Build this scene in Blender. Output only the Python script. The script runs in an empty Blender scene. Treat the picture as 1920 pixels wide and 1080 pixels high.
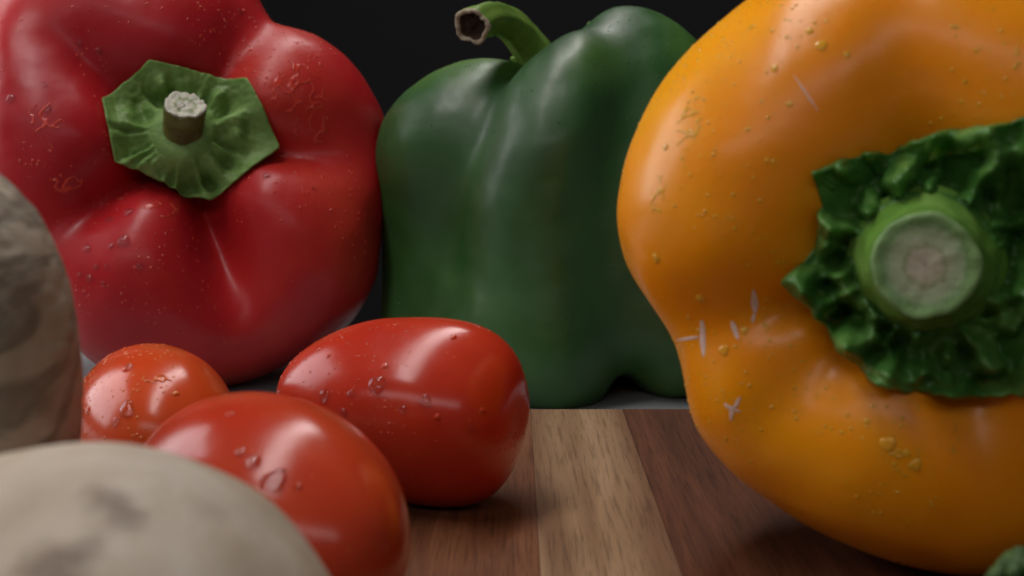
import bpy, bmesh, math, random
import numpy as np
from mathutils import Vector, Matrix, noise
from mathutils.bvhtree import BVHTree

random.seed(7)
rng = np.random.RandomState(7)
S = bpy.context.scene
R = math.radians

# ------------------------------------------------------------------ camera
FPX = 2640.0                      # focal length in pixels of a 1920 wide frame
CAM = Vector((0, 0, 0.065))       # metres above the board top (z = 0)
PITCH = math.atan(346 / FPX)
cam_d = bpy.data.cameras.new("camera")
cam = bpy.data.objects.new("camera", cam_d)
S.collection.objects.link(cam)
cam.location = CAM
cam.rotation_euler = (R(90) - PITCH, 0, 0)
cam_d.sensor_width = 36
cam_d.lens = 36 * FPX / 1920
cam_d.clip_start = 0.005
cam_d.clip_end = 20
cam_d.dof.use_dof = True
cam_d.dof.focus_distance = 0.27
cam_d.dof.aperture_fstop = 34
S.camera = cam

# ------------------------------------------------------------------ world, exposure
W = bpy.data.worlds.new("World")
S.world = W
W.use_nodes = True
bg = W.node_tree.nodes["Background"]
bg.inputs[0].default_value = (0.75, 0.85, 1.0, 1)
bg.inputs[1].default_value = 0.045
S.view_settings.view_transform = 'Standard'
S.view_settings.look = 'None'
S.view_settings.exposure = 0.05
S.view_settings.gamma = 1.0
S.cycles.use_denoising = True
S.cycles.max_bounces = 8


# ------------------------------------------------------------------ lamps
def area(name, loc, target, sx, sy, power, col, spread=180):
    d = bpy.data.lights.new(name, 'AREA')
    d.shape = 'RECTANGLE'
    d.size = sx
    d.size_y = sy
    d.energy = power
    d.color = col
    d.spread = R(spread)
    o = bpy.data.objects.new(name, d)
    S.collection.objects.link(o)
    o.location = loc
    o.rotation_euler = (Vector(target) - Vector(loc)).to_track_quat('-Z', 'Y').to_euler()
    return o


area("overhead_softbox", (-0.16, 0.36, 0.72), (-0.02, 0.29, 0.03), 1.15, 0.14, 4.6, (1.0, 0.93, 0.91))
area("front_softbox", (-0.20, -0.42, 0.46), (0.0, 0.26, 0.04), 1.15, 0.11, 1.05, (1.0, 0.93, 0.93))
area("side_softbox", (-0.60, 0.46, 0.28), (0.02, 0.24, 0.05), 0.42, 0.42, 1.9, (0.98, 0.95, 0.97))


# ------------------------------------------------------------------ helpers
def ray(px, py):
    v = Vector(((px - 960) / FPX, 1.0, -(py - 540) / FPX))
    v.rotate(Matrix.Rotation(-PITCH, 3, 'X'))
    return v.normalized()


def tag(o, label=None, cat=None, group=None, kind=None):
    if label: o['label'] = label
    if cat: o['category'] = cat
    if group: o['group'] = group
    if kind: o['kind'] = kind
    return o


def thing(name, loc, label, cat, group=None):
    o = bpy.data.objects.new(name, None)
    o.empty_display_size = 0.01
    o.location = loc
    S.collection.objects.link(o)
    return tag(o, label, cat, group)


def mesh_obj(name, verts, faces, mat, parent=None, base=None, smooth=True):
    """verts in world coordinates; stored relative to base"""
    verts = np.asarray(verts, dtype=float)
    if base is not None:
        verts = verts - np.array(base)
    me = bpy.data.meshes.new(name)
    me.from_pydata([tuple(v) for v in verts], [], faces)
    me.update()
    if smooth:
        me.polygons.foreach_set('use_smooth', [True] * len(me.polygons))
    me.materials.append(mat)
    o = bpy.data.objects.new(name, me)
    S.collection.objects.link(o)
    if parent is not None:
        o.parent = parent
    elif base is not None:
        o.location = base
    return o


def nz(P, scale, off=0.0):
    return np.array([noise.noise(Vector((p[0] * scale + off, p[1] * scale - off, p[2] * scale + 2 * off))) for p in P])


def frame(axis, right=(1, 0, 0)):
    z = Vector(axis).normalized()
    x = Vector(right)
    x = (x - z * x.dot(z)).normalized()
    y = z.cross(x)
    return np.array([x, y, z]).T        # columns


def sphere_grid(nu, nv, power=1.0):
    """unit directions, pole = +Z; rings packed a little towards the pole"""
    V = [(0, 0, 1)]
    for j in range(1, nv):
        t = math.pi * (j / nv) ** power
        for i in range(nu):
            a = 2 * math.pi * i / nu
            V.append((math.sin(t) * math.cos(a), math.sin(t) * math.sin(a), math.cos(t)))
    V.append((0, 0, -1))
    F = []
    for i in range(nu):
        F.append((0, 1 + i, 1 + (i + 1) % nu))
    for j in range(nv - 2):
        a = 1 + j * nu
        b = a + nu
        for i in range(nu):
            k = (i + 1) % nu
            F.append((a + i, b + i, b + k, a + k))
    last = len(V) - 1
    a = 1 + (nv - 2) * nu
    for i in range(nu):
        F.append((last, a + (i + 1) % nu, a + i))
    return np.array(V), F


def grid_faces(nr, ns):
    F = []
    for j in range(nr - 1):
        for i in range(ns):
            k = (i + 1) % ns
            F.append((j * ns + i, (j + 1) * ns + i, (j + 1) * ns + k, j * ns + k))
    return F


def tube(path, radii, ns=28, ridges=0, amp=0.0, phase=0.0):
    """rings round a path (list of Vectors); returns verts, faces without caps"""
    V = []
    n = len(path)
    up = Vector((0.13, 0.2, 1)).normalized()
    for j in range(n):
        t = (path[min(j + 1, n - 1)] - path[max(j - 1, 0)]).normalized()
        x = up.cross(t).normalized()
        y = t.cross(x)
        for i in range(ns):
            a = 2 * math.pi * i / ns
            r = radii[j] * (1 + amp * math.cos(ridges * a + phase) + 0.5 * amp * math.cos(2 * a + 1))
            V.append(tuple(path[j] + x * (r * math.cos(a)) + y * (r * math.sin(a))))
    return V, grid_faces(n, ns)


def bezier(p, n):
    p = [Vector(q) for q in p]
    out = []
    for i in range(n):
        t = i / (n - 1)
        q = list(p)
        while len(q) > 1:
            q = [q[k].lerp(q[k + 1], t) for k in range(len(q) - 1)]
        out.append(q[0])
    return out


# ------------------------------------------------------------------ materials
def new_mat(name):
    m = bpy.data.materials.new(name)
    m.use_nodes = True
    nt = m.node_tree
    return m, nt, nt.nodes["Principled BSDF"]


def N(nt, t, **kw):
    n = nt.nodes.new(t)
    for k, v in kw.items():
        if hasattr(n, k):
            setattr(n, k, v)
        else:
            n.inputs[k].default_value = v
    return n


def ramp(nt, fac, stops):
    r = nt.nodes.new('ShaderNodeValToRGB')
    e = r.color_ramp.elements
    while len(e) < len(stops): e.new(0.5)
    for k, (p, c) in enumerate(stops):
        e[k].position = p
        e[k].color = (*c, 1)
    nt.links.new(fac, r.inputs[0])
    return r.outputs[0]


def objcoord(nt, scale=(1, 1, 1)):
    tc = nt.nodes.new('ShaderNodeTexCoord')
    mp = nt.nodes.new('ShaderNodeMapping')
    mp.inputs['Scale'].default_value = scale
    nt.links.new(tc.outputs['Object'], mp.inputs[0])
    return mp.outputs[0]


def noise_tex(nt, co, scale, detail=3, rough=0.5, dist=0.0):
    n = N(nt, 'ShaderNodeTexNoise')
    n.inputs['Scale'].default_value = scale
    n.inputs['Detail'].default_value = detail
    n.inputs['Roughness'].default_value = rough
    n.inputs['Distortion'].default_value = dist
    nt.links.new(co, n.inputs['Vector'])
    return n.outputs['Fac']


def bump(nt, fac, strength, dist, prev=None):
    b = nt.nodes.new('ShaderNodeBump')
    b.inputs['Strength'].default_value = strength
    b.inputs['Distance'].default_value = dist
    nt.links.new(fac, b.inputs['Height'])
    if prev is not None:
        nt.links.new(prev, b.inputs['Normal'])
    return b.outputs[0]


def skin_mat(name, stops, rough=0.3, sss=0.15, sss_rad=(1, 0.3, 0.1), scale=45, coat=0.12,
             speck=None, bumpd=0.0002, ior=1.38):
    m, nt, b = new_mat(name)
    co = objcoord(nt)
    f = noise_tex(nt, co, scale, 3, 0.5, 0.6)
    col = ramp(nt, f, stops)
    if speck:
        v = N(nt, 'ShaderNodeTexVoronoi')
        v.inputs['Scale'].default_value = 650
        nt.links.new(co, v.inputs['Vector'])
        k = ramp(nt, v.outputs['Distance'], [(0.0, (1, 1, 1)), (0.10, (1, 1, 1)), (0.2, (0, 0, 0))])
        patch = ramp(nt, noise_tex(nt, co, 160, 2), [(0.5, (0, 0, 0)), (0.62, (0.55, 0.55, 0.55))])
        mul = N(nt, 'ShaderNodeMath', operation='MULTIPLY')
        nt.links.new(k, mul.inputs[0]); nt.links.new(patch, mul.inputs[1])
        mx = N(nt, 'ShaderNodeMix', data_type='RGBA')
        nt.links.new(mul.outputs[0], mx.inputs['Factor'])
        nt.links.new(col, mx.inputs[6])
        mx.inputs[7].default_value = (*speck, 1)
        col = mx.outputs[2]
    nt.links.new(col, b.inputs['Base Color'])
    r = ramp(nt, noise_tex(nt, co, 120, 4, 0.6), [(0.3, (rough * 0.8,) * 3), (0.75, (rough * 1.3,) * 3)])
    nt.links.new(r, b.inputs['Roughness'])
    b.inputs['Subsurface Weight'].default_value = sss
    b.inputs['Subsurface Radius'].default_value = sss_rad
    b.inputs['Subsurface Scale'].default_value = 0.003
    b.inputs['Coat Weight'].default_value = coat
    b.inputs['Coat Roughness'].default_value = 0.22
    b.inputs['IOR'].default_value = ior
    n1 = bump(nt, noise_tex(nt, co, 90, 2), 0.5, bumpd * 3)
    n2 = bump(nt, noise_tex(nt, co, 900, 3, 0.6), 0.35, bumpd * 0.35, n1)
    nt.links.new(n2, b.inputs['Normal'])
    nt.links.new(n1, b.inputs['Coat Normal'])
    return m


M = {}
M['red'] = skin_mat("red_pepper_skin", [(0.28, (0.36, 0.008, 0.014)), (0.48, (0.46, 0.014, 0.018)), (0.68, (0.54, 0.045, 0.022))],
                    rough=0.38, scale=14, coat=0.05)
M['yellow'] = skin_mat("orange_pepper_skin", [(0.25, (0.88, 0.25, 0.004)), (0.5, (0.94, 0.35, 0.005)), (0.75, (0.95, 0.43, 0.010))],
                       rough=0.30, scale=18, sss=0.35)
M['green'] = skin_mat("green_pepper_skin", [(0.3, (0.016, 0.066, 0.014)), (0.5, (0.028, 0.105, 0.020)), (0.68, (0.075, 0.18, 0.022))],
                      rough=0.47, scale=13, ior=1.55, sss=0.08, sss_rad=(0.3, 1, 0.2), coat=0.08)
M['tomato'] = skin_mat("tomato_skin", [(0.25, (0.45, 0.025, 0.011)), (0.6, (0.54, 0.045, 0.015)), (0.85, (0.60, 0.08, 0.020))],
                       rough=0.20, scale=40, sss=0.25, speck=(0.62, 0.13, 0.04), bumpd=0.00012)
M['tomato_orange'] = skin_mat("orange_tomato_skin", [(0.25, (0.56, 0.050, 0.012)), (0.6, (0.63, 0.085, 0.015)), (0.85, (0.68, 0.13, 0.02))],
                              rough=0.20, scale=40, sss=0.25, speck=(0.72, 0.22, 0.06), bumpd=0.00012)
M['calyx_light'] = skin_mat("light_calyx", [(0.25, (0.11, 0.21, 0.045)), (0.55, (0.17, 0.30, 0.08)), (0.8, (0.24, 0.38, 0.12))],
                            rough=0.5, scale=140, sss=0.2, sss_rad=(0.5, 1, 0.2), coat=0.0, bumpd=0.0003)
M['calyx_dark'] = skin_mat("dark_calyx", [(0.28, (0.024, 0.095, 0.014)), (0.48, (0.055, 0.175, 0.028)), (0.68, (0.13, 0.29, 0.06))],
                           rough=0.45, scale=110, sss=0.15, sss_rad=(0.5, 1, 0.2), coat=0.2, bumpd=0.0007)
M['stem_green'] = skin_mat("green_stem", [(0.25, (0.08, 0.16, 0.02)), (0.5, (0.13, 0.24, 0.035)), (0.8, (0.20, 0.30, 0.06))],
                           rough=0.45, scale=110, sss=0.2, sss_rad=(0.5, 1, 0.2), coat=0.05, bumpd=0.0003)
M['stem_bright'] = skin_mat("bright_stem_collar", [(0.25, (0.08, 0.22, 0.03)), (0.5, (0.14, 0.31, 0.045)), (0.8, (0.22, 0.40, 0.09))],
                            rough=0.35, scale=120, sss=0.2, sss_rad=(0.5, 1, 0.2), coat=0.2, bumpd=0.0003)
M['stem_brown'] = skin_mat("browned_stem", [(0.25, (0.06, 0.045, 0.010)), (0.5, (0.10, 0.085, 0.018)), (0.8, (0.15, 0.16, 0.035))],
                           rough=0.5, scale=150, sss=0.1, coat=0.0, bumpd=0.0004)

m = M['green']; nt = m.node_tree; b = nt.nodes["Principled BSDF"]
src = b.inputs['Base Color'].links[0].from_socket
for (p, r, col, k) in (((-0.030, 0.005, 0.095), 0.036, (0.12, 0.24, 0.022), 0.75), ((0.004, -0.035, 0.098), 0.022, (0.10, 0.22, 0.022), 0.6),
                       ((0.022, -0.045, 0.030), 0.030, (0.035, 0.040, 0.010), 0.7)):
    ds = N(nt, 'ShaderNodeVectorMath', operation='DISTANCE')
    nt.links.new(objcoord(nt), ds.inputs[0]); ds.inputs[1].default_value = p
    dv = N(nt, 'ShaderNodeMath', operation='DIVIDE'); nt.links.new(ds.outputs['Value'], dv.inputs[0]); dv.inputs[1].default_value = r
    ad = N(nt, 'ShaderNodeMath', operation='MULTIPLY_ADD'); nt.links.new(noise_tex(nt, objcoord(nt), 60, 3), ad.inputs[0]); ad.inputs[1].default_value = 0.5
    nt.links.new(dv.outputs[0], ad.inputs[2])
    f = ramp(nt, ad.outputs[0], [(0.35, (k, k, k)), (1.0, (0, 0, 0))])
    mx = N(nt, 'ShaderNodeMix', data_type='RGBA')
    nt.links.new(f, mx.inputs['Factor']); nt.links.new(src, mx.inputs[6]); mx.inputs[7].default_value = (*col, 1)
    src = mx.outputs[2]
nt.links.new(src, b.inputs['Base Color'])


def cut_mat(name, center_r, cols, edge_noise=0.3):
    """cut stem face: rings by distance from the object's origin"""
    m, nt, b = new_mat(name)
    co = objcoord(nt)
    ln = N(nt, 'ShaderNodeVectorMath', operation='LENGTH')
    nt.links.new(co, ln.inputs[0])
    d = N(nt, 'ShaderNodeMath', operation='DIVIDE')
    nt.links.new(ln.outputs['Value'], d.inputs[0]); d.inputs[1].default_value = center_r
    nf = noise_tex(nt, co, 900, 4, 0.65)
    a = N(nt, 'ShaderNodeMath', operation='MULTIPLY_ADD')
    nt.links.new(nf, a.inputs[0]); a.inputs[1].default_value = edge_noise
    nt.links.new(d.outputs[0], a.inputs[2])
    col = ramp(nt, a.outputs[0], cols)
    nt.links.new(col, b.inputs['Base Color'])
    b.inputs['Roughness'].default_value = 0.6
    b.inputs['Subsurface Weight'].default_value = 0.15
    b.inputs['Subsurface Scale'].default_value = 0.001
    n = bump(nt, noise_tex(nt, co, 1500, 4, 0.7), 0.8, 0.0003)
    nt.links.new(n, b.inputs['Normal'])
    return m


M['cut_big'] = cut_mat("cut_stem_face", 0.0061, [(0.0, (0.52, 0.45, 0.35)), (0.46, (0.48, 0.44, 0.31)), (0.56, (0.28, 0.33, 0.17)), (0.62, (0.42, 0.47, 0.29)),
                                                 (0.84, (0.33, 0.43, 0.22)), (0.97, (0.17, 0.32, 0.11)), (1.25, (0.20, 0.36, 0.12))], 0.34)
M['cut_small'] = cut_mat("pale_cut_face", 0.0045, [(0.0, (0.50, 0.52, 0.45)), (0.6, (0.56, 0.56, 0.48)), (0.85, (0.22, 0.27, 0.12)), (1.0, (0.5, 0.5, 0.40))], 0.5)
M['cut_rim'] = skin_mat("dry_stem_rim", [(0.25, (0.22, 0.17, 0.10)), (0.5, (0.34, 0.28, 0.19)), (0.8, (0.46, 0.42, 0.31))],
                        rough=0.6, scale=500, sss=0.0, coat=0, bumpd=0.0003)
M['cut_hollow'] = skin_mat("brown_stem_hollow", [(0.3, (0.02, 0.010, 0.004)), (0.6, (0.055, 0.030, 0.015)), (0.9, (0.09, 0.05, 0.035))],
                           rough=0.7, scale=500, sss=0.0, coat=0, bumpd=0.0003)


def mushroom_mat(name, stops, spots, spot_col, crack=0.0, scale=70):
    m, nt, b = new_mat(name)
    co = objcoord(nt)
    f = noise_tex(nt, co, scale, 4, 0.6, 0.8)
    col = ramp(nt, f, stops)
    # blotches at given places (object space)
    for (p, r, s) in spots:
        wob = N(nt, 'ShaderNodeVectorMath', operation='DISTANCE')
        nt.links.new(objcoord(nt), wob.inputs[0])
        wob.inputs[1].default_value = p
        dv = N(nt, 'ShaderNodeMath', operation='DIVIDE')
        nt.links.new(wob.outputs['Value'], dv.inputs[0]); dv.inputs[1].default_value = r
        ad = N(nt, 'ShaderNodeMath', operation='ADD')
        nf = noise_tex(nt, co, 420, 3, 0.6)
        ns_ = N(nt, 'ShaderNodeMath', operation='MULTIPLY_ADD'); nt.links.new(nf, ns_.inputs[0]); ns_.inputs[1].default_value = 0.6; ns_.inputs[2].default_value = 0.1
        nt.links.new(dv.outputs[0], ad.inputs[0]); nt.links.new(ns_.outputs[0], ad.inputs[1])
        k = ramp(nt, ad.outputs[0], [(0.45, (s, s, s)), (1.0, (0, 0, 0))])
        mx = N(nt, 'ShaderNodeMix', data_type='RGBA')
        nt.links.new(k, mx.inputs['Factor']); nt.links.new(col, mx.inputs[6])
        mx.inputs[7].default_value = (*spot_col, 1)
        col = mx.outputs[2]
    if crack:
        w = noise_tex(nt, objcoord(nt, (0.6, 0.6, 1.6)), 55, 4, 0.55, 1.2)
        k = ramp(nt, w, [(0.44, (0, 0, 0)), (0.49, (crack,) * 3), (0.505, (crack * 0.9,) * 3), (0.56, (crack * 0.15,) * 3)])
        mx = N(nt, 'ShaderNodeMix', data_type='RGBA')
        nt.links.new(k, mx.inputs['Factor']); nt.links.new(col, mx.inputs[6])
        mx.inputs[7].default_value = (*spot_col, 1)
        col = mx.outputs[2]
    nt.links.new(col, b.inputs['Base Color'])
    b.inputs['Roughness'].default_value = 0.62
    b.inputs['Subsurface Weight'].default_value = 0.2
    b.inputs['Subsurface Scale'].default_value = 0.002
    n = bump(nt, noise_tex(nt, co, 300, 4, 0.6), 0.5, 0.0004)
    nt.links.new(n, b.inputs['Normal'])
    return m


def water_mat(name, col):
    """clear water clinging to skin: shows the skin through it, with a sharp shine"""
    m, nt, b = new_mat(name)
    nt.links.new(ramp(nt, noise_tex(nt, objcoord(nt), 90, 2), [(0.3, tuple(c * 0.85 for c in col)), (0.7, tuple(min(1, c * 1.12) for c in col))]), b.inputs['Base Color'])
    b.inputs['Roughness'].default_value = 0.04
    b.inputs['IOR'].default_value = 1.42
    b.inputs['Subsurface Weight'].default_value = 0.4
    b.inputs['Subsurface Scale'].default_value = 0.002
    b.inputs['Subsurface Radius'].default_value = (1, 0.4, 0.15)
    return m


M['tomato_red2'] = skin_mat("warm_tomato_skin", [(0.25, (0.48, 0.034, 0.013)), (0.6, (0.56, 0.060, 0.016)), (0.85, (0.61, 0.10, 0.022))],
                            rough=0.20, scale=40, sss=0.25, speck=(0.62, 0.13, 0.04), bumpd=0.00012)
WAT = {}
WAT['clear'], nt_, b_ = new_mat("clear_water")
b_.inputs['Base Color'].default_value = (1, 1, 1, 1)
b_.inputs['Transmission Weight'].default_value = 1.0
b_.inputs['Roughness'].default_value = 0.02
b_.inputs['IOR'].default_value = 1.33
for key, col in (('red', (0.58, 0.050, 0.030)), ('yellow', (0.90, 0.40, 0.03)), ('green', (0.022, 0.09, 0.018)), ('tomato', (0.55, 0.050, 0.015)), ('orange', (0.69, 0.13, 0.018))):
    WAT[key] = water_mat("water_on_" + key, col)
M['scar'] = skin_mat("pale_scar", [(0.3, (0.72, 0.50, 0.40)), (0.8, (0.85, 0.66, 0.58))], rough=0.4, scale=900, sss=0.0, coat=0.0, bumpd=0.0002)


def wood_mat(name, stops, seed, streak=None):
    m, nt, b = new_mat(name)
    tc = nt.nodes.new('ShaderNodeTexCoord')
    mp = nt.nodes.new('ShaderNodeMapping')
    mp.inputs['Location'].default_value = (seed * 0.37, seed * 1.3, 0)
    mp.inputs['Scale'].default_value = (1, 0.055, 1)
    nt.links.new(tc.outputs['Object'], mp.inputs[0])
    co = mp.outputs[0]
    f = noise_tex(nt, co, 140, 6, 0.62, 1.0)
    col = ramp(nt, f, stops)
    if streak:
        # a darker heart-wood streak with its own wandering edge
        g = noise_tex(nt, co, 55, 3, 0.5, 0.5)
        k = ramp(nt, g, [(0.47, (0, 0, 0)), (0.60, (0.75, 0.75, 0.75))])
        mx = N(nt, 'ShaderNodeMix', data_type='RGBA')
        nt.links.new(k, mx.inputs['Factor']); nt.links.new(col, mx.inputs[6])
        mx.inputs[7].default_value = (*streak, 1)
        col = mx.outputs[2]
    # pores
    mp2 = nt.nodes.new('ShaderNodeMapping')
    mp2.inputs['Scale'].default_value = (1, 0.035, 1)
    nt.links.new(tc.outputs['Object'], mp2.inputs[0])
    p = noise_tex(nt, mp2.outputs[0], 1500, 3, 0.7)
    pk = ramp(nt, p, [(0.36, (0.45, 0.42, 0.40)), (0.50, (1, 1, 1))])
    mm = N(nt, 'ShaderNodeMix', data_type='RGBA', blend_type='MULTIPLY')
    mm.inputs['Factor'].default_value = 0.65
    nt.links.new(col, mm.inputs[6]); nt.links.new(pk, mm.inputs[7])
    nt.links.new(mm.outputs[2], b.inputs['Base Color'])
    b.inputs['Roughness'].default_value = 0.62
    b.inputs['Specular IOR Level'].default_value = 0.18
    n = bump(nt, p, 0.4, 0.0002)
    nt.links.new(n, b.inputs['Normal'])
    return m


# ------------------------------------------------------------------ the setting
def box(name, x0, x1, y0, y1, z0, z1, mat, parent=None, bev=0.0):
    bm = bmesh.new()
    bmesh.ops.create_cube(bm, size=1)
    for v in bm.verts:
        v.co.x = x0 + (v.co.x + 0.5) * (x1 - x0)
        v.co.y = y0 + (v.co.y + 0.5) * (y1 - y0)
        v.co.z = z0 + (v.co.z + 0.5) * (z1 - z0)
    if bev:
        bmesh.ops.bevel(bm, geom=list(bm.edges), offset=bev, segments=2, affect='EDGES')
    me = bpy.data.meshes.new(name)
    bm.to_mesh(me); bm.free()
    me.materials.append(mat)
    o = bpy.data.objects.new(name, me)
    S.collection.objects.link(o)
    if parent: o.parent = parent
    return o


TZ = -0.014                         # table top below the board top
mt, nt, b = new_mat("white_table_top")
co = objcoord(nt)
nt.links.new(ramp(nt, noise_tex(nt, co, 6, 5), [(0.3, (0.30, 0.32, 0.33)), (0.7, (0.36, 0.38, 0.385))]), b.inputs['Base Color'])
b.inputs['Roughness'].default_value = 0.45
table = box("table_top", -0.9, 0.9, -0.6, 0.458, TZ - 0.03, TZ, mt)
tag(table, kind='structure')
mb, nt, b = new_mat("black_backdrop")
nt.links.new(ramp(nt, noise_tex(nt, objcoord(nt), 9, 3), [(0.3, (0.0035, 0.003, 0.004)), (0.7, (0.005, 0.0045, 0.0055))]), b.inputs['Base Color'])
b.inputs['Roughness'].default_value = 0.9
back = box("backdrop", -2.0, 2.0, 1.25, 1.27, -1.0, 1.6, mb)
tag(back, kind='structure')

board = thing("cutting_board", (0, 0, TZ), "wooden cutting board of dark and blond strips under the vegetables", "cutting board")
dark = [(0.25, (0.045, 0.014, 0.006)), (0.5, (0.095, 0.032, 0.013)), (0.75, (0.150, 0.058, 0.024))]
mid = [(0.25, (0.085, 0.030, 0.012)), (0.5, (0.145, 0.054, 0.022)), (0.75, (0.22, 0.092, 0.042))]
blond = [(0.25, (0.22, 0.132, 0.066)), (0.5, (0.29, 0.185, 0.098)), (0.8, (0.36, 0.24, 0.135))]
strips = [(-0.150, -0.1125, dark, None), (-0.1125, -0.074, blond, (0.17, 0.08, 0.045)), (-0.074, -0.0335, dark, None), (-0.0335, 0.0040, mid, None),
          (0.0040, 0.0237, blond, (0.13, 0.058, 0.026)), (0.0237, 0.068, dark, None), (0.068, 0.098, mid, None), (0.098, 0.150, dark, None)]
for k, (x0, x1, st, sk) in enumerate(strips):
    o = box("wood_strip", x0 + 0.00001, x1 - 0.00001, -0.06, 0.296, 0.0, 0.014 + (0.00004 if k % 2 else 0), wood_mat("wood_strip_grain", st, k + 1, sk), board, 0.0001)


# ------------------------------------------------------------------ pepper bodies
def pepper_surface(rt, ht, hb, n_top, n_bot, pit, pit_w, creases, eq=0.10, bot=0.35, wob=0.0010, seed=0.0, nu=320, nv=210, taper=0.0, shoulder=(), bulge=(), twist=0.0, cw=0.35):
    """rt: outline radii [(azimuth, radius)]; ht, hb: shoulder and foot height over the widest ring;
    creases: (azimuth, width in degrees, depth, strength at the widest ring)"""
    rt = sorted((a % 360, r) for a, r in rt)
    xs = np.array([rt[-1][0] - 360] + [a for a, r in rt] + [rt[0][0] + 360])
    ys = np.array([rt[-1][1]] + [r for a, r in rt] + [rt[0][1]])
    th = np.arange(nu) * 360.0 / nu
    Rt = np.interp(th, xs, ys)
    ker = np.exp(-np.linspace(-2, 2, 13) ** 2); ker /= ker.sum()
    Rt = np.convolve(np.concatenate([Rt[-6:], Rt, Rt[:6]]), ker, 'valid')
    top = np.zeros(nu); side = np.zeros(nu); low = np.zeros(nu)
    for cr in creases:
        a, w, d, e = cr[:4]
        x = np.abs((th - a + 180) % 360 - 180) / w
        c = np.exp(-np.maximum(np.sqrt(x * x + 0.08) - 0.283, 0) ** 1.15 * 1.1)
        top += d * c
        side += e * np.exp(-x * x * 1.2) * eq
        low += (cr[4] if len(cr) > 4 else d * bot) * np.exp(-x * x)
    hts = np.full(nu, ht)
    for (a, w, g) in shoulder:
        x = np.abs((th - a + 180) % 360 - 180) / w
        hts += g * np.exp(-x * x)
    V = []
    hm = ht * (1 - top.mean())
    for j in range(nv + 1):
        ph = math.pi * (j / nv)
        s, c = math.sin(ph), math.cos(ph)
        if j in (0, nv): s = 0.0
        n = n_top if c > 0 else n_bot
        ru = s ** (2 / n); zu = abs(c) ** (2 / n)
        q = min(1.0, ru / 0.42); q = q * q * (3 - 2 * q)
        if c > 0:
            fade = 1 - max(0.0, (ru - 0.5) / 0.5) ** 1.2
            z = zu * (hm * (1 - q) + hts * (1 - top * (cw + (1 - cw) * fade)) * q) - pit * math.exp(-(ru / pit_w) ** 2)
            r = ru * Rt * (1 - side * (1 - 0.0 * zu))
        else:
            q = min(1.0, ru / 0.5)
            z = -zu * hb * (1 - low * q) + 0.25 * hb * math.exp(-(ru / 0.35) ** 2)
            r = ru * Rt * (1 - side * (1 + 0.6 * zu)) * (1 - taper * zu)
        zc = zu if c > 0 else -zu
        for (a, w, zz, zw, g) in bulge:
            x = np.abs((th - a + 180) % 360 - 180) / w
            r = r + ru * g * np.exp(-x * x) * math.exp(-((zc - zz) / zw) ** 2)
        for i in range(nu):
            a = math.radians(th[i] + twist * (1 / (1 + math.exp(-(zc - 0.35) / 0.16))))
            V.append((r[i] * math.cos(a), r[i] * math.sin(a), z[i]))
    V = np.array(V)
    F = []
    for j in range(nv):
        for i in range(nu):
            k = (i + 1) % nu
            f = (j * nu + i, (j + 1) * nu + i, (j + 1) * nu + k, j * nu + k)
            F.append(f)
    Nn = V / (np.linalg.norm(V, axis=1)[:, None] + 1e-9)
    V = V + Nn * (wob * nz(V, 42, seed) + wob * 0.35 * nz(V, 120, seed + 3))[:, None]
    # close the poles
    V[:nu] = V[:nu].mean(0); V[-nu:] = V[-nu:].mean(0)
    return V, F


def place(P, rot, centre, rest_z, sink=0.0):
    Wd = P @ rot.T + np.array(centre)
    dz = rest_z - Wd[:, 2].min()
    dz -= sink
    Wd[:, 2] += dz
    if sink:                        # the weight flattens the feet a little
        k = 0.0006
        e = (Wd[:, 2] - rest_z) / k
        Wd[:, 2] = np.where(e > 30, Wd[:, 2], rest_z + k * np.log1p(np.exp(np.minimum(e, 30))) - k * 0.2)
    return Wd, Vector((centre[0], centre[1], centre[2] + dz))


def bvh(verts, faces):
    return BVHTree.FromPolygons([Vector(v) for v in verts], faces, all_triangles=False)


def hit(tree, px, py):
    loc, nrm, i, d = tree.ray_cast(CAM, ray(px, py), 5.0)
    if loc is None: return None
    if nrm.dot(ray(px, py)) > 0: nrm = -nrm
    return loc, nrm


# ------------------------------------------------------------------ water
def drop_mesh(items, seg=12, rings=4):
    V = []; F = []
    for (loc, nrm, r, hgt) in items:
        loc = Vector(loc); n = Vector(nrm).normalized()
        x = n.orthogonal().normalized(); y = n.cross(x)
        ph = random.random() * 6.28
        e = random.uniform(0.0, 0.12)
        b0 = len(V)
        V.append(tuple(loc + n * hgt * r))
        for j in range(1, rings + 1):
            t = j / rings
            if j == rings: hh = -0.10
            else: hh = hgt * math.sqrt(max(0, 1 - t * t)) ** 1.1
            for i in range(seg):
                a = 2 * math.pi * i / seg
                q = r * t * (1 + e * math.cos(2 * a + ph) + 0.10 * math.cos(3 * a + 2 * ph))
                V.append(tuple(loc + x * q * math.cos(a) + y * q * math.sin(a) + n * hh * r))
        for i in range(seg):
            F.append((b0, b0 + 1 + i, b0 + 1 + (i + 1) % seg))
        for j in range(rings - 1):
            a0 = b0 + 1 + j * seg; c0 = a0 + seg
            for i in range(seg):
                k = (i + 1) % seg
                F.append((a0 + i, c0 + i, c0 + k, a0 + k))
    return V, F


def add_drops(root, tree, plist, base, wk):
    """single drops large enough to see: (px, py, radius)"""
    for (px, py, r) in plist:
        h = hit(tree, px, py)
        if h is None: continue
        V, F = drop_mesh([(h[0], h[1], r * 1.1, 0.42 if wk != 'yellow' else 0.24)], 24, 8)
        mesh_obj("water_drop", V, F, WAT['clear'] if r >= 0.0006 and wk != 'yellow' else WAT[wk], root, base)


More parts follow.
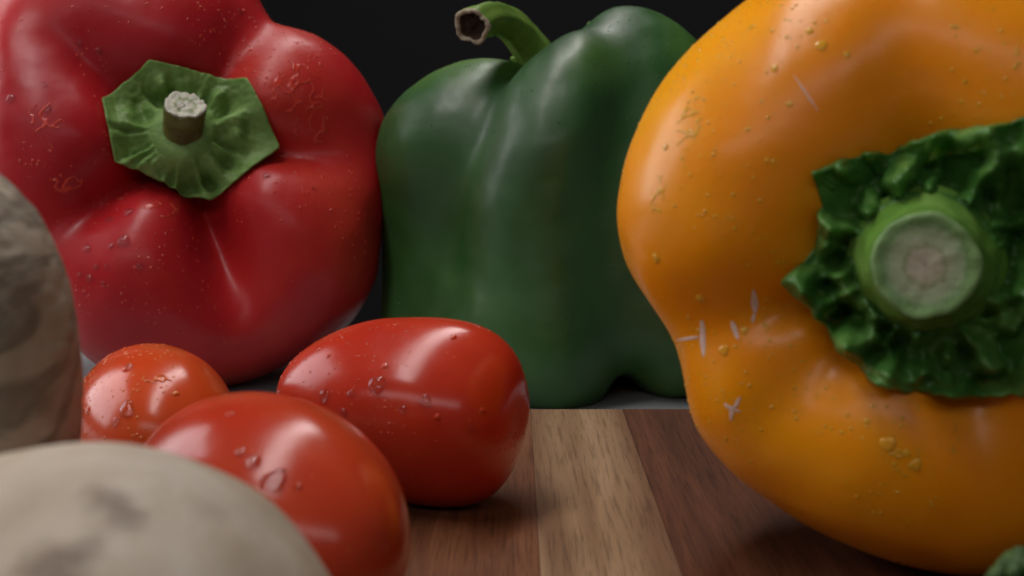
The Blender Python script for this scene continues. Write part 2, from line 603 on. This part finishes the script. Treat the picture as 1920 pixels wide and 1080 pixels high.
def scatter_drops(root, tree, verts, count, base, rmin=0.00015, rmax=0.0005, seed=1, thr=0.0, zmin=-9, wk='red'):
    """fine spray: one mesh"""
    rs = np.random.RandomState(seed)
    items = []
    idx = rs.randint(0, len(verts), count * 6)
    for i in idx:
        if len(items) >= count: break
        p = Vector(verts[i]) + Vector(rs.normal(0, 0.0006, 3))
        if noise.noise(p * 55 + Vector((seed, 0, 0))) < thr: continue
        loc, n, k, d = tree.find_nearest(p)
        if loc is None or n.z < zmin: continue
        r = rmin + (rmax - rmin) * rs.rand() ** 2.3
        items.append((loc, n, r, rs.uniform(0.3, 0.45)))
    V, F = drop_mesh(items, 8, 3)
    tag(mesh_obj("water_spray", V, F, WAT[wk], root, base), kind='stuff')


def film(root, tree, px, py, size, seed, thr, base, hmax=0.00018, n=110, sc=260, stretch=(1, 1), ridged=True, wk='red'):
    """irregular clinging water: a height field on the skin kept where it is wet"""
    h0 = hit(tree, px, py)
    if h0 is None: return
    c, nr = h0
    x = Vector((0, 0, 1)).cross(nr).normalized(); y = nr.cross(x)
    H = {}; idx = {}; V = []; F = []
    for j in range(n):
        for i in range(n):
            u = (i / (n - 1) - 0.5) * size * stretch[0]; v = (j / (n - 1) - 0.5) * size * stretch[1]
            q = Vector((u * sc, v * sc, seed * 3.7))
            f = noise.noise(q) + 0.5 * noise.noise(q * 2.1)
            if ridged: f = 0.42 - abs(f)
            e = math.hypot(u / (size * stretch[0] / 2), v / (size * stretch[1] / 2))
            H[i, j] = f - thr - 0.5 * max(0, e - 0.45) ** 1.2
    for j in range(n - 1):
        for i in range(n - 1):
            cs = [(i, j), (i + 1, j), (i + 1, j + 1), (i, j + 1)]
            if max(H[c_] for c_ in cs) <= 0: continue
            f = []
            for c_ in cs:
                if c_ not in idx:
                    u = (c_[0] / (n - 1) - 0.5) * size * stretch[0]; v = (c_[1] / (n - 1) - 0.5) * size * stretch[1]
                    p = c + x * u + y * v
                    loc, nn, k, d = tree.find_nearest(p)
                    hh = H[c_]
                    z = -0.00006 if hh <= 0 else hmax * min(1.0, (hh / 0.10)) ** 0.5 * (1 + 0.35 * noise.noise(Vector(p) * 900))
                    idx[c_] = len(V)
                    V.append(tuple(loc + nn * z))
                f.append(idx[c_])
            F.append(tuple(f))
    if F:
        mesh_obj("water_film", V, F, WAT[wk], root, base)


# ------------------------------------------------------------------ calyx, stem
def poly_radius(pts, a):
    """radius of closed polygon (list of (x, y) round the origin) at angle a"""
    d = (math.cos(a), math.sin(a))
    best = 0.001
    for k in range(len(pts)):
        x1, y1 = pts[k]; x2, y2 = pts[(k + 1) % len(pts)]
        ex, ey = x2 - x1, y2 - y1
        den = d[0] * ey - d[1] * ex
        if abs(den) < 1e-12: continue
        t = (x1 * ey - y1 * ex) / den
        u = (x1 * d[1] - y1 * d[0]) / den
        if t > 0 and -1e-6 <= u <= 1 + 1e-6: best = max(best, t)
    return best


def calyx(root, base, tree, centre, rot, pts, mat, floor, lift, collar_r, collar_h, wrinkle, wr_n, ragged, seed, thick=0.0011, curl=0.0, fine=0.3, ribs=0, rfreq=130,
          nr=46, ns=260):
    """crumpled star-shaped collar laid on the shoulders of the pepper"""
    rings = []
    X = Vector(rot[:, 0]); Y = Vector(rot[:, 1]); Z = Vector(rot[:, 2])
    V = []
    for j in range(nr):
        t = (j / (nr - 1))
        for i in range(ns):
            a = 2 * math.pi * i / ns
            Rm = poly_radius(pts, a)
            Rm *= 1 + ragged * noise.noise(Vector((math.cos(a) * 4, math.sin(a) * 4, seed))) + ragged * 0.5 * noise.noise(Vector((math.cos(a) * 11, math.sin(a) * 11, seed)))
            r = 0.0008 + t * (Rm - 0.0008)
            lx, ly = r * math.cos(a), r * math.sin(a)
            o = centre + X * lx + Y * ly + Z * 0.12
            loc, nn, k, d = tree.ray_cast(o, -Z, 0.3)
            hb = (loc - centre).dot(Z) if loc else floor
            # bridge the pit
            s = 0.0016
            h = s * math.log(math.exp(min((hb - floor) / s, 60)) + 1) + floor
            h += lift
            # collar round the stem
            h += collar_h / (1 + math.exp((r - collar_r) / (collar_r * 0.10)))
            # radial puckers between collar and rim
            w = math.exp(-((r - collar_r * 1.45) / (collar_r * 0.55)) ** 2) + 0.35 * t
            q = Vector((math.cos(a) * wr_n, math.sin(a) * wr_n, seed + r * rfreq))
            pk = noise.noise(q)
            if ribs:
                w = math.exp(-((r - collar_r * 1.50) / (collar_r * 0.42)) ** 2) + 0.10 * t
                pk = 0.20 * math.cos(ribs * a + 8 * noise.noise(Vector((math.cos(a) * 2, math.sin(a) * 2, seed + 1)))) - 0.05 + 1.15 * pk
            h += wrinkle * w * (pk * 1.6 - 0.05) if r > collar_r * 0.95 else 0
            h += wrinkle * fine * noise.noise(Vector((lx * 900, ly * 900, seed + 9))) * (1 if r > collar_r else 0.3)
            h += curl * max(0, t - 0.85) / 0.15
            h = max(h, hb + 0.0004)
            V.append(tuple(centre + X * lx + Y * ly + Z * h))
    F = [tuple(reversed(f)) for f in grid_faces(nr, ns)]
    # folded rim and underside
    for j in (1, 2):
        for i in range(ns):
            p = Vector(V[(nr - 1) * ns + i])
            rad = (p - centre); rad = (rad - Z * rad.dot(Z)).normalized()
            if j == 1: V.append(tuple(p - Z * thick * 0.55 + rad * thick * 0.25))
            else: V.append(tuple(p - Z * thick * 1.6 - rad * thick * 1.2))
    for j in (nr - 1, nr):
        for i in range(ns):
            k = (i + 1) % ns
            F.append((j * ns + k, (j + 1) * ns + k, (j + 1) * ns + i, j * ns + i))
    return mesh_obj("calyx", V, F, mat, root, base)


def stem(root, base, pts, radii, mat, cut, ns=40, ridges=5, amp=0.05, hollow=0.0, n=18, jag=0.0, capname="cut_end", rim=None, hollow_mat=None):
    path = bezier(pts, n)
    rr = np.interp(np.linspace(0, 1, n), np.linspace(0, 1, len(radii)), radii)
    V, F = tube(path, rr, ns, ridges, amp)
    V = [Vector(v) for v in V]
    T = (path[-1] - path[-2]).normalized()
    P = np.array([tuple(v) for v in V])
    nn = nz(P, 420, 3.0) * 0.00035
    for j in range(n):
        for i in range(ns):
            k = j * ns + i
            d = (V[k] - path[j])
            V[k] = V[k] + d.normalized() * nn[k]
    st = mesh_obj("stem", [tuple(v) for v in V], F, mat, root, base)
    # cut end: a slightly uneven disc (own mesh) with rounded lip
    c = path[-1]
    ring = V[(n - 1) * ns:]
    CV = []; CF = []
    prof = [(1.0, -0.0002), (0.985, 0.00025), (0.93, 0.0004), (0.84, 0.0003), (0.78, 0.0001), (0.6, 0.00012), (0.42, 0.0000), (0.22, 0.0001), (0.02, 0.0)]
    if hollow:
        prof = [(1.0, -0.0003), (1.04, 0.0003), (1.0, 0.0008), (0.88, 0.0009), (0.78, 0.0004), (0.70, -hollow * 0.5), (0.55, -hollow), (0.3, -hollow * 0.8), (0.02, -hollow * 0.6)]
    for (s, h) in prof:
        for i in range(ns):
            p = c + (ring[i] - c) * s
            j_ = jag * noise.noise(Vector((i * 0.9, s * 3, 1.7)))
            CV.append(tuple(Vector(p) + T * (h + j_ + 0.0003 * noise.noise(Vector(p) * 700))))
    # store the cut end with its own centre as origin so that the rings follow the cut
    o = bpy.data.meshes.new(capname)
    fr = grid_faces(len(prof), ns)
    o.from_pydata([tuple(Vector(v) - c) for v in CV], [], fr)
    o.polygons.foreach_set('use_smooth', [True] * len(o.polygons))
    o.materials.append(cut)
    if hollow_mat is not None:
        o.materials.append(hollow_mat)
        for p in o.polygons:
            if p.index // ns >= 4: p.material_index = 1
    ob = bpy.data.objects.new(capname, o)
    S.collection.objects.link(ob)
    ob.parent = st
    ob.location = c - Vector(base)
    return st


# ================================================================== RED PEPPER
def axisv(az, el):
    """direction: az = turn to the right of 'towards the camera' (degrees), el = up"""
    return (math.sin(R(az)) * math.cos(R(el)), -math.cos(R(az)) * math.cos(R(el)), math.sin(R(el)))


rot = frame(axisv(13, 20.5))
RED_R = list(zip(range(0, 360, 10), [0.0617, 0.0601, 0.0585, 0.0573, 0.0562, 0.0557, 0.0539, 0.0594, 0.0626, 0.0626, 0.0636, 0.0656, 0.0688, 0.0717, 0.0718, 0.0691, 0.0633, 0.0588, 0.0578, 0.0563, 0.0554, 0.0562, 0.0577, 0.0571, 0.0578, 0.0609, 0.0621, 0.0633, 0.0658, 0.0669, 0.0651, 0.0641, 0.0646, 0.0632, 0.0604, 0.0614]))
P, Fr = pepper_surface(RED_R, 0.0430, 0.0478, 2.95, 2.3, 0.021, 0.30,
                       [(-3, 16, 0.32, 0.4), (-69, 15, 0.46, 0.4), (-138, 17, 0.36, 0.3), (143, 18, 0.25, 0.4), (62, 18, 0.26, 1.2)], seed=2.0, taper=0.15, cw=0.12)
Vr, RC = place(P, rot, (-0.0947, 0.407, 0.05), TZ, sink=0.0012)
base = Vector((RC.x, RC.y, TZ))
red = thing("bell_pepper", base, "red bell pepper with hexagonal pale green cap facing the camera, behind the small tomatoes", "pepper")
mesh_obj("body", Vr, Fr, M['red'], red, base)
tr = bvh(Vr, Fr)
Zr = Vector(rot[:, 2])
pts = [(-0.0098, 0.0196), (0.016, 0.0162), (0.0258, -0.0011), (0.008, -0.0171), (-0.0168, -0.0081), (-0.021, 0.0086)]
calyx(red, base, tr, RC, rot, pts, M['calyx_light'], 0.0288, 0.0014, 0.0088, 0.0055, 0.0040, 2.6, 0.012, 4.0, curl=0.0006, fine=0.10, ribs=15)
b0 = RC + Zr * 0.0300
up = Vector((0.24, -0.60, 0.78)).normalized()
stem(red, base, [b0 - Zr * 0.002, b0 + Zr * 0.004, b0 + Zr * 0.003 + up * 0.0098], [0.0072, 0.0057, 0.0052, 0.0054], M['stem_brown'], M['cut_small'],
     ridges=3, amp=0.02, jag=0.0010)

# ================================================================== GREEN PEPPER
rotg = frame((-0.18, 0.04, 1.0), (1, 0, 0))
GREEN_R = [(0, 0.050), (30, 0.048), (60, 0.046), (90, 0.048), (120, 0.055), (140, 0.061), (155, 0.062), (170, 0.059), (185, 0.054), (200, 0.048), (212, 0.0455), (240, 0.0475), (255, 0.047), (270, 0.0445), (285, 0.043), (300, 0.043), (330, 0.048)]
P, Fg = pepper_surface(GREEN_R, 0.0555, 0.057, 2.6, 3.6, 0.009, 0.34,
                       [(206, 18, 0.17, 1.2, 0.15), (-86, 18, 0.035, 1.1, 0.19), (20, 24, 0.2, 1.0), (110, 24, 0.14, 0.6)], bot=0.8, seed=9.0, taper=0.0,
                       shoulder=[(-20, 60, 0.006), (165, 35, -0.001), (225, 30, -0.003)], bulge=[(200, 30, -0.70, 0.5, 0.020), (255, 22, -0.9, 0.4, 0.006), (295, 22, -0.9, 0.4, 0.006)],
                       twist=26)
Vg, GC = place(P, rotg, (0.0205, 0.400, 0.05), TZ, sink=0.0118)
# where the two peppers lean on each other the green skin is dented, never crossed
for i in range(len(Vg)):
    p = Vector(Vg[i])
    if p.x < 0.0:
        q, n, k, d = tr.find_nearest(p)
        if (p - q).dot((q - RC).normalized()) < 0.0006 and d < 0.02 and (p - RC).length < 0.075:
            Vg[i] = tuple(q + (q - RC).normalized() * 0.0008)
base = Vector((GC.x, GC.y, TZ))
green = thing("bell_pepper", base, "dark green bell pepper standing upright with curved stem, between the red and the orange pepper", "pepper")
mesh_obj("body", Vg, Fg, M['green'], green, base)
tg = bvh(Vg, Fg)
Zg = Vector(rotg[:, 2])
pts = [(0.011 * math.cos(a) * (1 + 0.15 * (k % 2)), 0.011 * math.sin(a) * (1 + 0.15 * (k % 2))) for k, a in enumerate([i * math.pi / 5 for i in range(10)])]
calyx(green, base, tg, GC, rotg, pts, M['stem_green'], 0.033, 0.0008, 0.0065, 0.002, 0.0015, 3.0, 0.02, 14.0, ns=120, nr=24)


def at(px, py, y):
    d = ray(px, py)
    return CAM + d * ((y - CAM.y) / d.y)


stem(green, base, [GC + Zg * 0.030, at(1000, 105, 0.400), at(985, 40, 0.396), at(925, 15, 0.388), at(886, 48, 0.374)],
     [0.0085, 0.0064, 0.0050, 0.0046, 0.0044, 0.0046], M['stem_green'], M['cut_rim'], ridges=5, amp=0.07, hollow=0.0022, jag=0.0012,
     hollow_mat=M['cut_hollow'], n=26)

# ================================================================== ORANGE PEPPER
roty = frame(axisv(-17, 4))
YEL_R = list(zip(range(0, 360, 10), [0.041, 0.0419, 0.0425, 0.0421, 0.0423, 0.0423, 0.0428, 0.0436, 0.0446, 0.0457, 0.0455, 0.0447, 0.0442, 0.044, 0.0439, 0.0444, 0.0442, 0.044, 0.0425, 0.0407, 0.0396, 0.0402, 0.0416, 0.0416, 0.0412, 0.0416, 0.0424, 0.044, 0.0459, 0.0457, 0.0446, 0.0424, 0.0406, 0.0397, 0.0395, 0.0401]))
P, Fy = pepper_surface(YEL_R, 0.036, 0.042, 2.6, 2.3, 0.016, 0.36,
                       [(199, 15, 0.20, 0.6), (228, 20, 0.17, 0.1), (292, 22, 0.2, 0.4), (20, 22, 0.2, 0.4), (97, 22, 0.17, 0.3)], seed=5.0, taper=0.15)
Vy, YC = place(P, roty, (0.0594, 0.200, 0.05), 0.0)
base = Vector((YC.x, YC.y, 0.0))
yellow = thing("bell_pepper", base, "orange yellow bell pepper with thick cut stem and crinkled dark green cap", "pepper")
mesh_obj("body", Vy, Fy, M['yellow'], yellow, base)
ty = bvh(Vy, Fy)
Zy = Vector(roty[:, 2])
pol = [(141, 288), (113, 246), (84, 262), (57, 345), (28, 320), (0, 300), (-28, 320), (-55, 330), (-85, 278), (-114, 270), (-133, 250), (-160, 262), (190, 292), (176, 235), (163, 222), (150, 240)]
pol.sort(key=lambda q: q[0] % 360)
pts = [(r / 16800 * math.cos(R(a)), r / 16800 * math.sin(R(a))) for a, r in pol]
calyx(yellow, base, ty, YC, roty, pts, M['calyx_dark'], 0.0245, 0.0014, 0.0092, 0.0040, 0.0046, 4.6, 0.045, 21.0, curl=0.0010, rfreq=330, nr=60, ns=340, fine=0.16, thick=0.0022)
b0 = YC + Zy * 0.0262
tip = Vector((-0.30, -1.0, 0.08)).normalized()
stem(yellow, base, [b0, b0 + Zy * 0.005, b0 + Zy * 0.006 + tip * 0.009], [0.0094, 0.0083, 0.0072, 0.0065, 0.0061], M['stem_bright'], M['cut_big'],
     ridges=4, amp=0.02, jag=0.0, ns=72)


# ================================================================== TOMATOES
def tomato(name_label, axis, centre, length, rad, mat, squash=0.0, lobes=(3, 0.03, 0.0), blunt=2.5, taper=0.0, navel=0.0, seed=0.0, rest=0.0):
    rt = frame(axis, (0, 0, 1))
    D, F = sphere_grid(120, 100, 1.0)
    e = blunt if not isinstance(blunt, tuple) else blunt[0] + (blunt[1] - blunt[0]) * (0.5 + 0.5 * np.tanh(D[:, 2] * 3))
    hl = length / 2
    rr = (np.abs(D[:, 2] / hl) ** e + (np.sqrt(D[:, 0] ** 2 + D[:, 1] ** 2) / rad) ** e) ** (-1 / e)
    P = D * rr[:, None]
    s = P[:, 2] / hl
    az = np.arctan2(P[:, 1], P[:, 0])
    w = 1 + taper * s - squash * s * s
    w *= 1 + lobes[1] * np.cos(lobes[0] * az + lobes[2]) * np.clip(0.4 + 0.6 * s, 0, 1)
    P[:, 0] *= w; P[:, 1] *= w
    # shallow navel at the +axis end
    P[:, 2] -= navel * np.exp(-((P[:, 0] ** 2 + P[:, 1] ** 2) / (rad * 0.35) ** 2)) * (s > 0)
    P = P * (1 + 0.012 * nz(D, 1.6, seed))[:, None]
    Wd = P @ rt.T + np.array(centre)
    Wd[:, 2] += rest - Wd[:, 2].min()
    base = Vector((centre[0], centre[1], rest))
    t = thing("tomato", base, name_label, "tomato", "small plum tomatoes on the board")
    mesh_obj("body", Wd, F, mat, t, base)
    return t, base, Wd, F, bvh(Wd, F)


tom_mid = tomato("red plum tomato on its side before the green pepper, blunt end right", (0.93, -0.30, -0.06), (-0.0188, 0.2265, 0.015),
                 0.0425, 0.0145, M['tomato'], squash=0.0, lobes=(4, 0.035, 0.6), blunt=(2.05, 2.7), taper=0.17, navel=0.0004, seed=1.0)
tom_front = tomato("orange red plum tomato nearest the camera, directly behind the pale front mushroom", (0.62, -0.78, 0.0), (-0.0300, 0.166, 0.015),
                   0.0465, 0.0150, M['tomato_red2'], squash=0.08, lobes=(3, 0.02, 1.0), blunt=2.1, taper=-0.02, seed=4.0)
tom_left = tomato("small orange tomato below the red pepper, leftmost of the three tomatoes", (0.45, -0.89, 0.0), (-0.0590, 0.228, 0.012),
                 0.0420, 0.0128, M['tomato_orange'], squash=0.05, lobes=(3, 0.02, 0.0), blunt=2.1, seed=7.0)

# ================================================================== MUSHROOMS
def mushroom(label, c, R0, up_h, low_h, cap_z, stem_r, mat, stem_mat, crease=0.0, seed=0.0, power=2.0, tilt=(0, 0)):
    base = Vector((c[0], c[1], 0.0))
    t = thing("mushroom", base, label, "mushroom", None)
    D, F = sphere_grid(160, 120, 1.0)
    hz = np.where(D[:, 2] > 0, up_h, low_h)
    rxy = np.sqrt(D[:, 0] ** 2 + D[:, 1] ** 2)
    rr = ((np.abs(D[:, 2]) / hz) ** power + (rxy / R0) ** power) ** (-1 / power)
    P = D * rr[:, None]
    # rolled-in underside
    ue = 0.35 if not crease else 0.72
    under = D[:, 2] < -ue
    P[under, 2] += low_h * 0.55 * np.clip((-D[under, 2] - ue) / (1 - ue), 0, 1) ** 0.8
    P *= (1 + 0.035 * nz(D, 1.3, seed) + 0.012 * nz(D, 3.2, seed))[:, None]
    if crease:
        Q = D * np.array([2.0, 2.0, 5.5])
        f = nz(Q, 1.0, seed + 3) + 0.35 * nz(Q, 2.3, seed + 8)
        P *= (1 - crease * np.exp(-(f / 0.09) ** 2))[:, None]
        P *= (1 + crease * 0.4 * nz(D, 6, seed + 4))[:, None]
    a, bq = R(tilt[0]), R(tilt[1])
    Rm = np.array(Matrix.Rotation(a, 3, 'Y') @ Matrix.Rotation(bq, 3, 'X'))
    Wd = P @ Rm.T + np.array([c[0], c[1], cap_z])
    mesh_obj("cap", Wd, F, mat, t, base)
    path = [base + Vector((0, 0, 0.0)), base + Vector((0, 0, 0.0012)), base + Vector((0, 0, cap_z * 0.5)), Vector((c[0], c[1], cap_z - low_h * 0.2))]
    V, F2 = tube(path, [stem_r * 0.96, stem_r * 1.05, stem_r, stem_r * 1.05], 32, 3, 0.03)
    V.append(tuple(path[0])); k = len(V) - 1
    for i in range(32): F2.append((k, (i + 1) % 32, i))
    mesh_obj("stem", V, F2, stem_mat, t, base)
    return t, base, Wd, F


M['mush_stem'] = mushroom_mat("mushroom_stem_flesh", [(0.3, (0.42, 0.36, 0.27)), (0.7, (0.55, 0.49, 0.40))], [], (0.2, 0.14, 0.09))
m_front = None


def spot(px, py, c, r0, uph, cz):
    """object-space point on the cap seen at a pixel (cap treated as an ellipsoid)"""
    d = ray(px, py)
    o = Vector((CAM.x - c[0], CAM.y - c[1], CAM.z - cz))
    s = Vector((1 / r0, 1 / r0, 1 / uph))
    O = Vector((o.x * s.x, o.y * s.y, o.z * s.z)); Dd = Vector((d.x * s.x, d.y * s.y, d.z * s.z))
    A = Dd.dot(Dd); B = O.dot(Dd); C = O.dot(O) - 1
    k = B * B - A * C
    t = (-B - math.sqrt(max(k, 0))) / A
    p = o + d * t
    return (p.x, p.y, p.z + cz)


FC = (-0.0368, 0.110)
sp = [(spot(x, y, FC, 0.0258, 0.0250, 0.013), r, s) for (x, y, r, s) in
      [(190, 915, 0.0036, 0.55), (212, 938, 0.0040, 0.85), (240, 965, 0.0036, 0.8), (158, 1027, 0.0036, 0.8), (92, 1045, 0.0050, 0.7), (105, 1080, 0.0060, 0.7), (190, 985, 0.0034, 0.35), (400, 950, 0.004, 0.2)]]
M['mush_pale'] = mushroom_mat("pale_mushroom_skin", [(0.30, (0.40, 0.32, 0.22)), (0.5, (0.51, 0.43, 0.325)), (0.68, (0.58, 0.52, 0.43))], sp, (0.13, 0.075, 0.045), scale=75)
M['mush_tan'] = mushroom_mat("tan_cracked_mushroom_skin", [(0.28, (0.38, 0.31, 0.22)), (0.5, (0.48, 0.41, 0.31)), (0.75, (0.57, 0.50, 0.40))], [], (0.06, 0.042, 0.026), crack=0.6)
mushroom("pale smooth mushroom cap with brown spots, nearest object in the bottom left", FC, 0.0258, 0.0250, 0.010, 0.0122, 0.009,
         M['mush_pale'], M['mush_stem'], seed=3.0)
mushroom("taller tan mushroom with cracked wrinkled cap at the left edge, beside the orange tomato", (-0.0655, 0.150), 0.0182, 0.0228, 0.040, 0.0385, 0.010,
         M['mush_tan'], M['mush_stem'], crease=0.010, seed=6.0)

# ================================================================== BROCCOLI in the corner
M['broccoli'] = skin_mat("broccoli_green", [(0.3, (0.02, 0.055, 0.012)), (0.55, (0.05, 0.11, 0.022)), (0.8, (0.12, 0.18, 0.05))], rough=0.6, scale=300, sss=0.1,
                         sss_rad=(0.4, 1, 0.2), coat=0.0)
bc = Vector((0.0562, 0.1235, -0.0))
broc = thing("broccoli_floret", bc, "tip of a green broccoli floret cut off by the bottom right corner", "broccoli")
V = []; F = []
D0, F0 = sphere_grid(10, 7)
for k in range(420):
    z = rng.uniform(-0.25, 1); a = rng.uniform(0, 2 * math.pi); s = math.sqrt(max(0, 1 - z * z))
    r = 0.0135 * (1 + 0.15 * noise.noise(Vector((s * math.cos(a) * 2.2, s * math.sin(a) * 2.2, z * 2.2))))
    c = bc + Vector((r * s * math.cos(a), r * s * math.sin(a), 0.0142 + r * 0.85 * z))
    q = 0.0009 * rng.uniform(0.7, 1.4)
    n0 = len(V)
    V += [tuple(c + Vector(d) * q) for d in D0]
    F += [tuple(i + n0 for i in f) for f in F0]
tag(mesh_obj("bud_cluster", V, F, M['broccoli'], broc, bc), kind='stuff')
V, F = tube([bc, bc + Vector((0, 0, 0.006)), bc + Vector((0, 0, 0.016))], [0.005, 0.0055, 0.011], 20, 5, 0.08)
V.append(tuple(bc)); k = len(V) - 1
for i in range(20): F.append((k, (i + 1) % 20, i))
mesh_obj("stalk", V, F, M['stem_green'], broc, bc)

# ================================================================== WATER AND MARKS
rb = red.location.copy(); yb = yellow.location.copy(); gb = green.location.copy()
add_drops(red, tr, [(205, 412, .0010), (240, 398, .0012), (163, 466, .0010), (232, 452, .0016), (208, 462, .0008), (180, 500, .0007), (167, 522, .0009), (195, 532, .0007),
                    (150, 515, .0006), (200, 500, .0006), (262, 500, .0008), (185, 95, .0009), (150, 80, .0008), (500, 330, .0009), (590, 355, .0007), (450, 22, .0008),
                    (20, 185, .0012), (85, 160, .0008), (90, 205, .0010)], rb, wk='red')
film(red, tr, 555, 165, 0.026, 1.0, 0.30, rb, sc=230, wk='red')
film(red, tr, 580, 240, 0.018, 2.3, 0.30, rb, sc=260, stretch=(1.2, 0.8), wk='red')
film(red, tr, 300, 390, 0.017, 3.1, 0.30, rb, sc=260, stretch=(1.3, 0.6), wk='red')
film(red, tr, 120, 345, 0.012, 4.4, 0.30, rb, sc=240, stretch=(1.2, 0.6), wk='red')
film(red, tr, 85, 220, 0.014, 5.2, 0.30, rb, sc=240, wk='red')
scatter_drops(red, tr, Vr, 2600, rb, 0.00012, 0.00050, 11, -0.05, -0.3, wk='red')

add_drops(yellow, ty, [(1540, 85, .0007), (1518, 58, .0005), (1357, 657, .0007), (1248, 275, .0005), (1452, 128, .0005), (1588, 102, .0004), (1230, 485, .0006),
                       (1313, 560, .0006), (1665, 832, .0009), (1718, 872, .0007), (1700, 850, .0005), (1480, 195, .0004), (1625, 790, .0004), (1408, 50, .0005), (1395, 620, .0005)], yb, wk='yellow')
film(yellow, ty, 1290, 235, 0.0085, 6.1, 0.30, yb, sc=480, stretch=(0.7, 1.2), hmax=0.00009, wk='yellow')
film(yellow, ty, 1232, 370, 0.0070, 7.7, 0.30, yb, sc=480, stretch=(0.6, 1.3), hmax=0.00009, wk='yellow')
film(yellow, ty, 1690, 850, 0.0075, 8.2, 0.30, yb, sc=480, hmax=0.00009, wk='yellow')
scatter_drops(yellow, ty, Vy, 3200, yb, 0.00009, 0.00032, 12, -0.05, -0.5, wk='yellow')
scatter_drops(green, tg, Vg, 900, gb, 0.00012, 0.00035, 13, 0.0, -0.2, wk='green')


def scar(strokes):
    """pale flakes of dried skin on the orange pepper: each a tapered ribbon laid on the skin"""
    V = []; F = []
    for (x0, y0, x1, y1, w) in strokes:
        n = 9
        b0 = len(V)
        for i in range(n):
            t = i / (n - 1)
            px, py = x0 + (x1 - x0) * t, y0 + (y1 - y0) * t
            q = w * (math.sin(math.pi * (0.06 + 0.88 * t)) ** 0.7) * (1 + 0.5 * noise.noise(Vector((px * 0.05, py * 0.05, 2.0))))
            L = math.hypot(x1 - x0, y1 - y0)
            ox, oy = -(y1 - y0) / L * q, (x1 - x0) / L * q
            for s in (-1, 0, 1):
                h = hit(ty, px + ox * s, py + oy * s)
                if h is None: return
                V.append(tuple(h[0] + h[1] * (0.00010 if s == 0 else -0.00001)))
        for i in range(n - 1):
            for s in (0, 1):
                a = b0 + i * 3 + s
                F.append((a, a + 3, a + 4, a + 1))
    mesh_obj("skin_flake", V, F, M['scar'], yellow, yb)


scar([(1316, 600, 1319, 668, 6)])
scar([(1268, 638, 1310, 632, 4)])
scar([(1372, 602, 1384, 636, 5)])
scar([(1413, 542, 1416, 588, 6), (1414, 588, 1411, 605, 5)])
scar([(1358, 757, 1376, 772, 4), (1376, 768, 1388, 744, 4), (1373, 760, 1371, 788, 6), (1376, 768, 1388, 772, 3)])
scar([(1488, 140, 1534, 208, 2)])

t, b_, v_, f_, bt = tom_mid
add_drops(t, bt, [(707, 722, .0014), (608, 742, .0010), (658, 738, .0006), (797, 752, .0009), (885, 806, .0006), (755, 768, .0006), (722, 686, .0005), (645, 775, .0006),
                  (820, 782, .0005), (615, 668, .0004), (850, 632, .0005), (905, 770, .0005)], b_, wk='tomato')
scatter_drops(t, bt, v_, 700, b_, 0.00008, 0.00030, 14, -0.1, -0.3, wk='tomato')
t, b_, v_, f_, bt = tom_front
add_drops(t, bt, [(513, 902, .00135), (476, 866, .0009), (452, 848, .0006), (432, 775, .0005), (530, 880, .0004), (560, 912, .0004)], b_, wk='tomato')
scatter_drops(t, bt, v_, 120, b_, 0.00006, 0.00018, 15, -0.1, 0.0, wk='tomato')
t, b_, v_, f_, bt = tom_left
add_drops(t, bt, [(238, 768, .0013), (240, 690, .0009), (218, 790, .0007), (330, 738, .0005), (165, 770, .0007)], b_, wk='orange')
film(t, bt, 290, 708, 0.0065, 9.4, 0.30, b_, sc=420, stretch=(1.4, 0.5), hmax=0.0002, wk='orange')
scatter_drops(t, bt, v_, 700, b_, 0.00010, 0.00032, 16, -0.2, -0.2, wk='orange')
